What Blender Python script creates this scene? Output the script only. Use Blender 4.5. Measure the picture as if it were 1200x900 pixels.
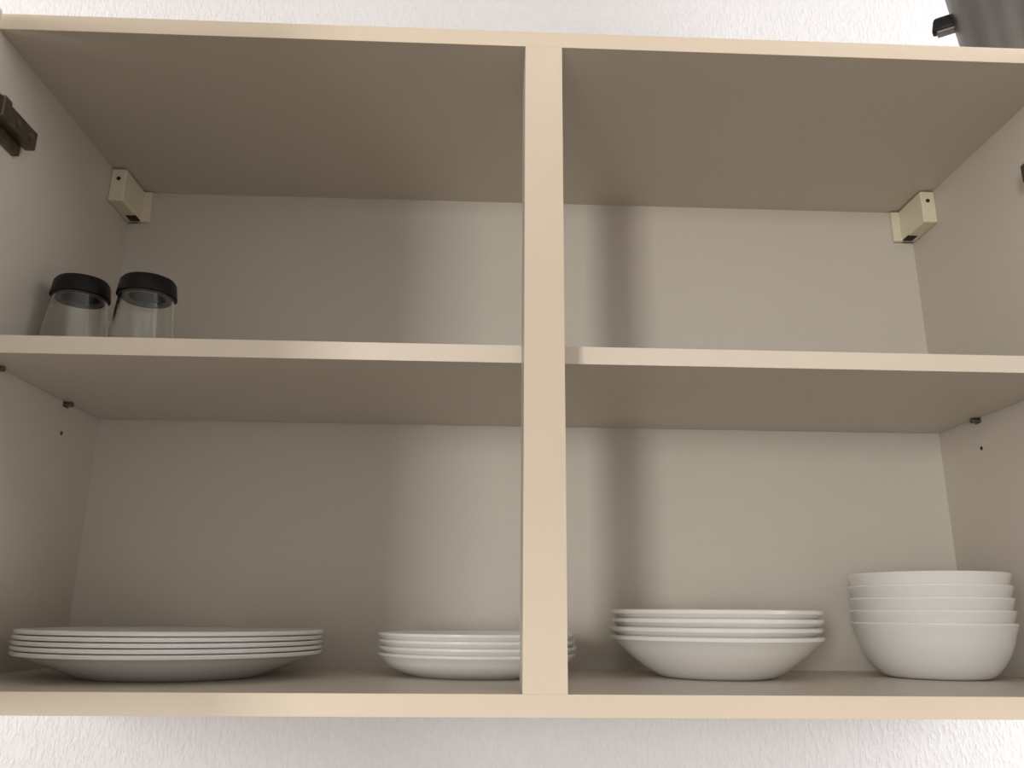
import bpy, bmesh, math, random
from mathutils import Vector, Matrix
random.seed(4)
for o in list(bpy.data.objects):
    bpy.data.objects.remove(o, do_unlink=True)
scene = bpy.context.scene
C = scene.collection

# ------------------------------------------------------------------ camera
cam_d = bpy.data.cameras.new('camera')
cam = bpy.data.objects.new('camera', cam_d)
C.objects.link(cam)
cam_d.sensor_fit = 'HORIZONTAL'; cam_d.sensor_width = 36.0
cam_d.lens = 36.0 * 964.53 / 1200.0
cam_d.clip_start = 0.01
YAW, PITCH, ROLL = -0.03757, 0.27426, -0.00875
Rw = Matrix.Rotation(YAW, 3, 'Z') @ Matrix.Rotation(PITCH, 3, 'X') @ Matrix.Rotation(ROLL, 3, 'Y')
rt, fw, up = Rw @ Vector((1, 0, 0)), Rw @ Vector((0, 1, 0)), Rw @ Vector((0, 0, 1))
m3 = Matrix((rt, up, -fw)).transposed()
cam.matrix_world = Matrix.Translation((-0.04974, -0.6317, 0.05464)) @ m3.to_4x4()
scene.camera = cam

# ------------------------------------------------------------------ world, lights, exposure
world = bpy.data.worlds.new('world'); scene.world = world
world.use_nodes = True
bg = world.node_tree.nodes['Background']
bg.inputs['Color'].default_value = (1.0, 0.965, 0.94, 1)
bg.inputs['Strength'].default_value = 0.80

def area(name, loc, target, sx, sy, energy, color):
    d = bpy.data.lights.new(name, 'AREA'); d.shape = 'RECTANGLE'
    d.size, d.size_y, d.energy, d.color = sx, sy, energy, color
    o = bpy.data.objects.new(name, d); C.objects.link(o)
    o.location = loc
    o.rotation_euler = (Vector(target) - Vector(loc)).to_track_quat('-Z', 'Y').to_euler()
    return o
# daylight from the window across the room, front left
area('window_light_front', (-1.90, -4.5, 0.25), (0.1, 0.0, 0.25), 0.55, 1.3, 74, (1.0, 0.97, 0.93))
# added fill without a known source, brightens the right end of the wall
area('fill_light_right', (1.45, -0.42, 0.30), (0.6, 0.31, 0.30), 0.55, 1.5, 25, (0.95, 0.97, 1.0))
# second added fill, also sourceless, for the left end of the wall
area('fill_light_left', (-1.50, -0.42, 0.35), (-0.6, 0.31, 0.35), 0.55, 1.5, 15, (1.0, 0.985, 0.97))

vs = scene.view_settings
vs.view_transform = 'Standard'; vs.look = 'None'; vs.gamma = 1; vs.use_curve_mapping = False
vs.exposure = 0.06

# ------------------------------------------------------------------ materials
def mat(name, color, rough=0.5, metal=0.0, var=0.04, scale=8.0, stretch=(1, 1, 1), bump=0.0, bscale=60.0, **kw):
    m = bpy.data.materials.new(name); m.use_nodes = True
    nt = m.node_tree; N = nt.nodes; L = nt.links
    b = N['Principled BSDF']
    b.inputs['Roughness'].default_value = rough
    b.inputs['Metallic'].default_value = metal
    for k, v in kw.items():
        b.inputs[k.replace('_', ' ')].default_value = v
    tc = N.new('ShaderNodeTexCoord')
    mp = N.new('ShaderNodeMapping'); mp.inputs['Scale'].default_value = stretch
    L.new(tc.outputs['Object'], mp.inputs['Vector'])
    nz = N.new('ShaderNodeTexNoise'); nz.inputs['Scale'].default_value = scale; nz.inputs['Detail'].default_value = 4
    L.new(mp.outputs['Vector'], nz.inputs['Vector'])
    cr = N.new('ShaderNodeValToRGB')
    lo = tuple(c * (1 - var) for c in color) + (1,)
    hi = tuple(min(1, c * (1 + var)) for c in color) + (1,)
    cr.color_ramp.elements[0].position = 0.3; cr.color_ramp.elements[0].color = lo
    cr.color_ramp.elements[1].position = 0.7; cr.color_ramp.elements[1].color = hi
    L.new(nz.outputs['Fac'], cr.inputs['Fac'])
    L.new(cr.outputs['Color'], b.inputs['Base Color'])
    if bump:
        n2 = N.new('ShaderNodeTexNoise'); n2.inputs['Scale'].default_value = bscale; n2.inputs['Detail'].default_value = 3
        L.new(mp.outputs['Vector'], n2.inputs['Vector'])
        bp = N.new('ShaderNodeBump'); bp.inputs['Strength'].default_value = bump; bp.inputs['Distance'].default_value = 0.002
        L.new(n2.outputs['Fac'], bp.inputs['Height'])
        L.new(bp.outputs['Normal'], b.inputs['Normal'])
    return m

M_cream = mat('cream_laminate', (0.632, 0.578, 0.508), 0.42, var=0.02, scale=5, bump=0.03, bscale=300)
M_edge = mat('cream_edge_band', (0.775, 0.662, 0.515), 0.38, var=0.02, scale=9)
M_edge_shelf = mat('pale_edge_band', (0.86, 0.765, 0.645), 0.38, var=0.02, scale=9)
M_back = mat('white_hardboard', (0.635, 0.590, 0.520), 0.5, var=0.015, scale=4)
M_plug = mat('ivory_plastic', (0.80, 0.73, 0.56), 0.35, var=0.02)
M_hole = mat('painted_hole_shade', (0.03, 0.022, 0.015), 0.8, var=0.1)  # shade inside holes and slots painted as near-black colour, nothing is cut out
M_bronze = mat('dark_bronze_metal', (0.16, 0.135, 0.10), 0.42, metal=0.85, var=0.15, scale=60)
M_pin = mat('shelf_pin_steel', (0.20, 0.19, 0.16), 0.4, metal=0.9, var=0.1, scale=60)
M_opal = mat('opal_glass', (0.90, 0.88, 0.835), 0.16, var=0.01, Subsurface_Weight=0.40, Subsurface_Scale=0.01, Subsurface_Radius=(1.0, 0.95, 0.8))
M_black = mat('black_plastic', (0.008, 0.007, 0.007), 0.45, var=0.1, scale=40, Specular_IOR_Level=0.25)
M_gasket = mat('grey_lid_liner', (0.20, 0.20, 0.19), 0.35, var=0.08, scale=40)
M_glass = mat('clear_glass', (0.97, 0.985, 0.97), 0.02, var=0.002, Transmission_Weight=1.0, IOR=1.46)
M_steel = mat('brushed_steel', (0.175, 0.162, 0.148), 0.42, metal=1.0, var=0.22, scale=14, stretch=(2.2, 2.2, 0.35), bump=0.05, bscale=90)
M_wall = mat('white_textured_paint', (0.63, 0.612, 0.612), 0.85, var=0.02, scale=3)
# woodchip relief: short, upright flecks
nt = M_wall.node_tree; b = nt.nodes['Principled BSDF']
tc = nt.nodes.new('ShaderNodeTexCoord'); mp = nt.nodes.new('ShaderNodeMapping'); mp.inputs['Scale'].default_value = (1, 1, 0.42)
nz = nt.nodes.new('ShaderNodeTexNoise'); nz.inputs['Scale'].default_value = 250; nz.inputs['Detail'].default_value = 3; nz.inputs['Roughness'].default_value = 0.6
cr = nt.nodes.new('ShaderNodeValToRGB'); cr.color_ramp.elements[0].position = 0.45; cr.color_ramp.elements[1].position = 0.68
bp = nt.nodes.new('ShaderNodeBump'); bp.inputs['Strength'].default_value = 0.33; bp.inputs['Distance'].default_value = 0.003
nt.links.new(tc.outputs['Object'], mp.inputs['Vector']); nt.links.new(mp.outputs['Vector'], nz.inputs['Vector'])
nt.links.new(nz.outputs['Fac'], cr.inputs['Fac']); nt.links.new(cr.outputs['Color'], bp.inputs['Height']); nt.links.new(bp.outputs['Normal'], b.inputs['Normal'])

# ------------------------------------------------------------------ helpers
def obj(name, me, material, parent=None, loc=(0, 0, 0), rot=(0, 0, 0), smooth=False):
    if isinstance(me, bmesh.types.BMesh):
        d = bpy.data.meshes.new(name); me.to_mesh(d); me.free(); me = d
        me.materials.append(material)
        if smooth:
            for p in me.polygons: p.use_smooth = True
            me.set_sharp_from_angle(angle=math.radians(38))
    o = bpy.data.objects.new(name, me); C.objects.link(o)
    o.location = loc; o.rotation_euler = rot
    if parent is not None: o.parent = parent
    return o

def tag(o, label, cat=None, group=None, kind=None):
    o['label'] = label
    if cat: o['category'] = cat
    if group: o['group'] = group
    if kind: o['kind'] = kind
    return o

def empty(name, loc):
    o = bpy.data.objects.new(name, None); C.objects.link(o); o.location = loc
    o.empty_display_size = 0.05
    return o

def add_box(bm, x0, x1, y0, y1, z0, z1, bev=0.0, taper=None):
    r = bmesh.ops.create_cube(bm, size=1.0)
    vs_ = r['verts']
    for v in vs_:
        t = v.co.z + 0.5
        v.co = Vector((x0 + (v.co.x + .5) * (x1 - x0), y0 + (v.co.y + .5) * (y1 - y0), z0 + t * (z1 - z0)))
    if taper: taper(vs_)
    if bev:
        es = list({e for v in vs_ for e in v.link_edges})
        bmesh.ops.bevel(bm, geom=es, offset=bev, segments=2, profile=0.5, affect='EDGES')
    return bm

def box(x0, x1, y0, y1, z0, z1, bev=0.0, taper=None):
    return add_box(bmesh.new(), x0, x1, y0, y1, z0, z1, bev, taper)

def lathe(profile, n=72, bm=None):
    """closed surface of revolution about z; profile is a list of (r, z)"""
    bm = bm or bmesh.new()
    rings = []
    for r, z in profile:
        if r < 1e-6: rings.append([bm.verts.new((0, 0, z))])
        else: rings.append([bm.verts.new((r * math.cos(2 * math.pi * i / n), r * math.sin(2 * math.pi * i / n), z)) for i in range(n)])
    for a, b_ in zip(rings, rings[1:]):
        for i in range(n):
            j = (i + 1) % n
            if len(a) == 1 and len(b_) == 1: continue
            if len(a) == 1: bm.faces.new((a[0], b_[j], b_[i]))
            elif len(b_) == 1: bm.faces.new((a[i], a[j], b_[0]))
            else: bm.faces.new((a[i], a[j], b_[j], b_[i]))
    bmesh.ops.recalc_face_normals(bm, faces=bm.faces)
    return bm

def cyl(bm, p0, p1, r, n=20):
    p0, p1 = Vector(p0), Vector(p1); d = p1 - p0
    q = Vector((0, 0, 1)).rotation_difference(d).to_matrix().to_4x4()
    bmesh.ops.create_cone(bm, cap_ends=True, segments=n, radius1=r, radius2=r, depth=d.length,
                          matrix=Matrix.Translation((p0 + p1) / 2) @ q)
    return bm

# ------------------------------------------------------------------ the setting
XL, XR, ZT, ZS, D, T, REC, PH = -0.4816, 0.4864, 0.5493, 0.2642, 0.2928, 0.0158, 0.0450, 0.0165
YW = D + 0.018                                   # face of the room wall
w = obj('wall_back', box(-2.6, 2.6, YW, YW + 0.12, -1.45, 1.0), M_wall)
M_floor = mat('brown_floor', (0.22, 0.17, 0.13), 0.5, var=0.15, scale=6, stretch=(1, 6, 1))
M_ceil = mat('white_ceiling', (0.66, 0.65, 0.63), 0.9, var=0.02)
obj('floor', box(-2.6, 2.6, -5.2, YW + 0.12, -1.55, -1.45), M_floor)['kind'] = 'structure'
obj('ceiling', box(-2.6, 2.6, -5.2, YW + 0.12, 1.0, 1.1), M_ceil)['kind'] = 'structure'
tag(w, 'white wall with rough woodchip texture behind the cabinet', kind='structure')

# ------------------------------------------------------------------ wall cabinet
cab = empty('wall_cabinet', (0, 0, -T))
tag(cab, 'open cream laminate wall cabinet with one shelf and a front centre post', 'cabinet')
def part(name, bm, m, parent=cab, **k):
    """bm is given in room coordinates"""
    if parent is cab: bmesh.ops.translate(bm, verts=bm.verts, vec=(0, 0, T))
    return obj(name, bm, m, parent, **k)

def panel(name, x0, x1, y0, y1, z0, z1, front=True):
    o = part(name, box(x0, x1, y0 + (0.0006 if front else 0), y1, z0, z1), M_cream)
    if front:
        o2 = obj('edge_band', box(x0, x1, y0, y0 + 0.0006, z0 + T, z1 + T, 0.0002), M_edge_shelf if name == 'shelf' else M_edge, o)
    return o
panel('side_panel', XL - T, XL, 0, YW - 0.001, -T, ZT + T)
panel('side_panel', XR, XR + T, 0, YW - 0.001, -T, ZT + T)
panel('top_panel', XL, XR, 0, YW - 0.001, ZT, ZT + T)
panel('bottom_panel', XL, XR, 0, YW - 0.001, -T, 0)
tag(part('back_panel', box(XL, XR, D, D + 0.004, 0, ZT), M_back), 'plain off-white back board')
panel('centre_post', -PH, PH, 0.0, 0.042, 0, ZT)
tag(panel('shelf', XL + 0.0012, XR - 0.0012, REC, D - 0.001, ZS, ZS + T), 'cream shelf running behind the centre post')

pin_me = None
for x, s in ((XL, 1), (XR, -1)):
    for y in (0.214, 0.085):
        bm = bmesh.new()
        cyl(bm, (x, y, ZS - 0.0028), (x + s * 0.008, y, ZS - 0.0028), 0.0026, 14)
        add_box(bm, x, x + s * 0.0012, y - 0.005, y + 0.005, ZS - 0.0058, ZS - 0.0002)
        part('shelf_pin', bm, M_pin)
    for y, z in ((0.2155, 0.2315), (0.2167, 0.0229), (0.085, 0.2315), (0.085, 0.0229)):
        bm = bmesh.new()
        cyl(bm, (x - s * 0.004, y, z), (x + s * 0.0003, y, z), 0.0021, 16)
        part('peg_hole', bm, M_hole)

# hanging brackets, up in the back corners
for x, s in ((XL, 1), (XR, -1)):
    yf = 0.234
    z0, z1 = 0.5075, 0.5478
    bm = bmesh.new()
    a, b_ = sorted((x, x + s * 0.0172))
    add_box(bm, a, b_, yf, D - 0.0002, z0, z1, 0.0016)
    a, b_ = sorted((x, x + s * 0.0265))
    add_box(bm, a, b_, D - 0.006, D - 0.0002, z0, z1, 0.0014)
    br = tag(part('hanging_bracket', bm, M_plug), 'ivory plastic hanging bracket in the upper back corner')
    bm = bmesh.new(); cx = x + s * 0.0092
    cyl(bm, (cx, yf - 0.0004, z1 - 0.0125 + T), (cx, yf + 0.003, z1 - 0.0125 + T), 0.0024, 16)
    obj('screw_hole', bm, M_hole, br)
    bm = bmesh.new()
    add_box(bm, min(x + s * .006, x + s * .017), max(x + s * .006, x + s * .017), D - 0.022, D - 0.008, z0 - 0.0006 + T, z0 + 0.002 + T)
    obj('slot', bm, M_hole, br)

# doors, both swung open
DW, DH, DT = 0.496, ZT + 2 * T - 0.003, 0.016
for s, ang, hx in ((-1, 80, XL), (1, 92, XR)):
    bm = box(0, DW, 0, DT, 0, DH, 0.0008)
    dr = obj('door', bm, M_cream, cab, loc=(0, 0, 0.0015))
    tag(dr, 'cream cabinet door swung wide open')
    a = math.radians(ang)
    if s < 0:   # local x runs from the hinge to the free edge, local y is the thickness towards the outside
        d = Vector((math.cos(a), -math.sin(a), 0)); n = Vector((-math.sin(a), -math.cos(a), 0))
        base = Vector((hx + 0.003, -0.004, 0.0015))
    else:
        d = Vector((-math.cos(a), -math.sin(a), 0)); n = Vector((math.sin(a), -math.cos(a), 0))
        base = Vector((hx - 0.003, -0.004, 0.0015))
    mw = Matrix((d, n, Vector((0, 0, 1)))).transposed().to_4x4(); mw.translation = base
    dr.matrix_local = mw
    bm = bmesh.new()
    for zz in (0.06, 0.188):
        cyl(bm, (DW - 0.04, DT - 0.001, zz), (DW - 0.04, DT + 0.026, zz), 0.004, 16)
    cyl(bm, (DW - 0.04, DT + 0.026, 0.045), (DW - 0.04, DT + 0.026, 0.203), 0.005, 20)
    obj('handle', bm, M_pin, dr, smooth=True)

# hinges on the side panels
for x, s in ((XL, 1), (XR, -1)):
    for zc in (0.4725, 0.075):
        def bx(bm, a0, a1, *r, **k): add_box(bm, min(x + s * a0, x + s * a1), max(x + s * a0, x + s * a1), *r, **k); return bm
        ye = 0.060 if s > 0 else 0.0655
        bm = bmesh.new()
        # arm: long channel, narrower at the free end
        bx(bm, 0.0055, 0.0150, 0.004, ye, zc - 0.0085, zc + 0.0095, bev=0.0012)
        bx(bm, 0.0080, 0.0175, 0.000, 0.012, zc - 0.0095, zc + 0.0105, bev=0.0014)
        hg = part('hinge', bm, M_bronze)
        tag(hg, 'dark bronze metal hinge arm')
        zc += T
        bm = bmesh.new()
        bx(bm, 0.0, 0.0060, 0.016, 0.053, zc - 0.0190, zc + 0.0190, bev=0.0015)
        obj('mounting_plate', bm, M_bronze, hg)
        bm = bmesh.new()
        for yy in (0.021, 0.043):
            cyl(bm, (x + s * 0.0148, yy + 0.006, zc + 0.0005), (x + s * 0.0162, yy + 0.006, zc + 0.0005), 0.0036, 14)
        obj('screw', bm, M_pin, hg)
        bm = bmesh.new()
        bx(bm, 0.003, 0.0165, -0.028, 0.004, zc - 0.0070, zc + 0.0080, bev=0.001)
        cyl(bm, (x + s * 0.003, -0.024, zc), (x + s * 0.012, -0.024, zc), 0.0165, 28)
        obj('cup_arm', bm, M_bronze, hg)

# ------------------------------------------------------------------ crockery
def rim_profile(outer, t, foot_r):
    """outer = list of (r,z) from the foot edge to the lip; wall thickness t"""
    pr = [(0, 0.0012), (foot_r - 0.006, 0.0012), (foot_r - 0.004, 0.0)] + outer
    inner = []
    for i in range(len(outer)):
        a = Vector(outer[max(0, i - 1)]); b_ = Vector(outer[min(len(outer) - 1, i + 1)])
        d = (b_ - a).normalized(); nrm = Vector((-d.y, d.x))
        q = Vector(outer[i]) + nrm * t
        inner.append((q.x, max(q.y, t)))
    lip = Vector(outer[-1]); li = Vector(inner[-1]); mid = (lip + li) / 2; d = (Vector(outer[-1]) - Vector(outer[-2])).normalized()
    pr += [tuple(mid + d * t * 0.45)]
    pr += inner[::-1]
    pr += [(foot_r * 0.6, t), (0, t)]
    return pr

def arc(p0, p1, p2, n):
    """quadratic curve"""
    out = []
    for i in range(n + 1):
        u = i / n
        out.append(tuple((1 - u) ** 2 * a + 2 * u * (1 - u) * b_ + u * u * c for a, b_, c in zip(p0, p1, p2)))
    return out

def stack(name, mesh_bm, n, dz, x, y, labels, cat, group, jit=0.0012):
    first = None
    for k in range(n):
        jx, jy = (random.uniform(-jit, jit), random.uniform(-jit, jit)) if k else (0, 0)
        if first is None:
            first = obj(name, mesh_bm, M_opal, None, (x, y, 0.0), smooth=True); o = first
        else:
            o = first.copy(); C.objects.link(o)
            o.location = (x + jx, y + jy, k * dz)
        tag(o, labels[k], cat, group)

def names(kind, place, n):
    words = ['bottom', 'second from bottom', 'third from bottom', 'fourth from bottom', 'fifth from bottom']
    return [f'white {kind}, {"topmost" if k == n - 1 else words[k]} of the {place}' for k in range(n)]

# wide dinner plates on the left
R1 = 0.129
prof = [(0.074, 0.0), (0.078, 0.0012)] + arc((0.080, 0.0018), (0.102, 0.0105), (0.112, 0.0150), 6) + arc((0.115, 0.0162), (0.121, 0.0186), (R1, 0.0200), 4)
stack('dinner_plate', lathe(rim_profile(prof, 0.0033, 0.074), 96), 5, 0.0043, -0.322, 0.160,
      names('dinner plate', 'wide flat stack at far left', 5), 'plate', 'stacked dinner plates', jit=0.0005)
# small deep plates, half behind the post
R2 = 0.0935
prof = [(0.060, 0.0), (0.063, 0.0008)] + arc((0.065, 0.0014), (0.0800, 0.0055), (0.0868, 0.0120), 7) + arc((0.0882, 0.0138), (0.0905, 0.0165), (R2, 0.0188), 4)
stack('side_plate', lathe(rim_profile(prof, 0.0030, 0.060), 96), 4, 0.0059, -0.0495, 0.194,
      names('small plate', 'low stack half behind the centre post', 4), 'plate', 'stacked small plates')
# soup plates with steep sides
R3 = 0.0995
prof = [(0.049, 0.0), (0.053, 0.001)] + arc((0.055, 0.0016), (0.070, 0.0095), (0.085, 0.0225), 7) + arc((0.089, 0.0265), (0.094, 0.0315), (R3, 0.0345), 4)
stack('soup_plate', lathe(rim_profile(prof, 0.0041, 0.049), 96), 4, 0.0078, 0.1785, 0.188,
      names('deep soup plate', 'stack between the post and the bowls', 4), 'plate', 'stacked soup plates')
# deep bowls by the right side
R4 = 0.0748
prof = [(0.043, 0.0), (0.047, 0.0012)] + arc((0.049, 0.0020), (0.0625, 0.0130), (0.0695, 0.0330), 8) + arc((0.0705, 0.0375), (0.0728, 0.0450), (R4, 0.0500), 4)
stack('bowl', lathe(rim_profile(prof, 0.0024, 0.043), 96), 5, 0.0116, 0.3990, 0.199,
      names('deep bowl', 'tall stack beside the right side panel', 5), 'bowl', 'stacked bowls', jit=0.0003)

# ------------------------------------------------------------------ glass jars on the shelf
def jar(x, y, rb, rt, h, label, rz):
    root = empty('glass_jar', (x, y, ZS + T)); root.rotation_euler = (0, 0, rz)
    tag(root, label, 'jar', 'glass jars with black lids')
    t = 0.0022; hb = h - 0.0195
    prof = [(0, 0.001), (rb - 0.005, 0.0), (rb - 0.0015, 0.0015), (rb, 0.006)] + [(rb + (rt - rb) * (u ** 1.5), 0.006 + (hb - 0.006) * u) for u in (0.25, 0.5, 0.75, 1.0)]
    prof += [(rt - 0.0006, hb + 0.0004), (rt - t + 0.0006, hb + 0.0004)]
    prof += [(rb + (rt - rb) * (u ** 1.5) - t, 0.006 + (hb - 0.006) * u) for u in (1.0, 0.75, 0.5, 0.25)]
    prof += [(rb - t, 0.010), (rb - 0.006, 0.007), (0, 0.006)]
    obj('glass_body', lathe(prof, 64), M_glass, root, smooth=True)
    z0 = h - 0.018; rc = rt + 0.0022
    lp = [(0, z0 + 0.0012), (rc - 0.0022, z0 + 0.0012), (rc - 0.0022, z0 - 0.0002), (rc - 0.0008, z0 - 0.0002), (rc, z0 + 0.0008), (rc - 0.0018, h - 0.0030), (rc - 0.0040, h), (0, h)]
    lid = obj('lid', lathe(lp, 64), M_black, root, smooth=True)
    ro, ri = rc - 0.0024, rc * 0.62
    obj('liner', lathe([(ri, z0 + 0.0011), (ri, z0 - 0.0002), (ri + 0.001, z0 - 0.0008), (ro - 0.001, z0 - 0.0008), (ro, z0 - 0.0002), (ro, z0 + 0.0011), (ri, z0 + 0.0011)], 48), M_gasket, lid, smooth=True)
jar(-0.4455, 0.140, 0.0325, 0.0250, 0.088, 'clear glass jar with black lid touching the left side panel', 0.0)
jar(-0.3815, 0.140, 0.0310, 0.0258, 0.0905, 'clear glass jar with black lid, farther from the left side panel', 0.7)

# ------------------------------------------------------------------ steel pot standing on top of the cabinet
SX, SY = 0.4760, 0.050
st = empty('steel_pot', (SX, SY, ZT + T))
tag(st, 'brushed steel pot with black side handle on top of the cabinet', 'pot')
def cone(z): return 0.0395 + 0.105 * z
prof = [(0, 0.001), (0.031, 0.0), (0.0345, 0.0012)] + [(cone(z), z) for z in (0.004, 0.04, 0.08, 0.12, 0.16)]
prof += [(cone(0.16) + 0.0016, 0.1610), (cone(0.16) + 0.0012, 0.1630), (cone(0.16) - 0.001, 0.1632)] + [(cone(z) - 0.0016, z) for z in (0.158, 0.12, 0.08, 0.04, 0.006)] + [(0, 0.004)]
obj('body', lathe(prof, 96), M_steel, st, smooth=True)
for s_ in (-1, 1):
    def bx(x0, x1, *r): return box(min(s_ * x0, s_ * x1), max(s_ * x0, s_ * x1), *r)
    def lean(vs_):
        for v in vs_:
            if abs(v.co.x) > 0.06 and v.co.z > 0.090: v.co.x *= 0.955
    hd = obj('handle', bx(0.0455, 0.0690, -0.006, 0.006, 0.0840, 0.1000, 0.0030, lean), M_black, st, rot=(0, 0, math.radians(-34)), smooth=True)
    obj('handle_strap', bx(0.0440, 0.0640, -0.0052, 0.0052, 0.0815, 0.0847, 0.0010), M_steel, hd)
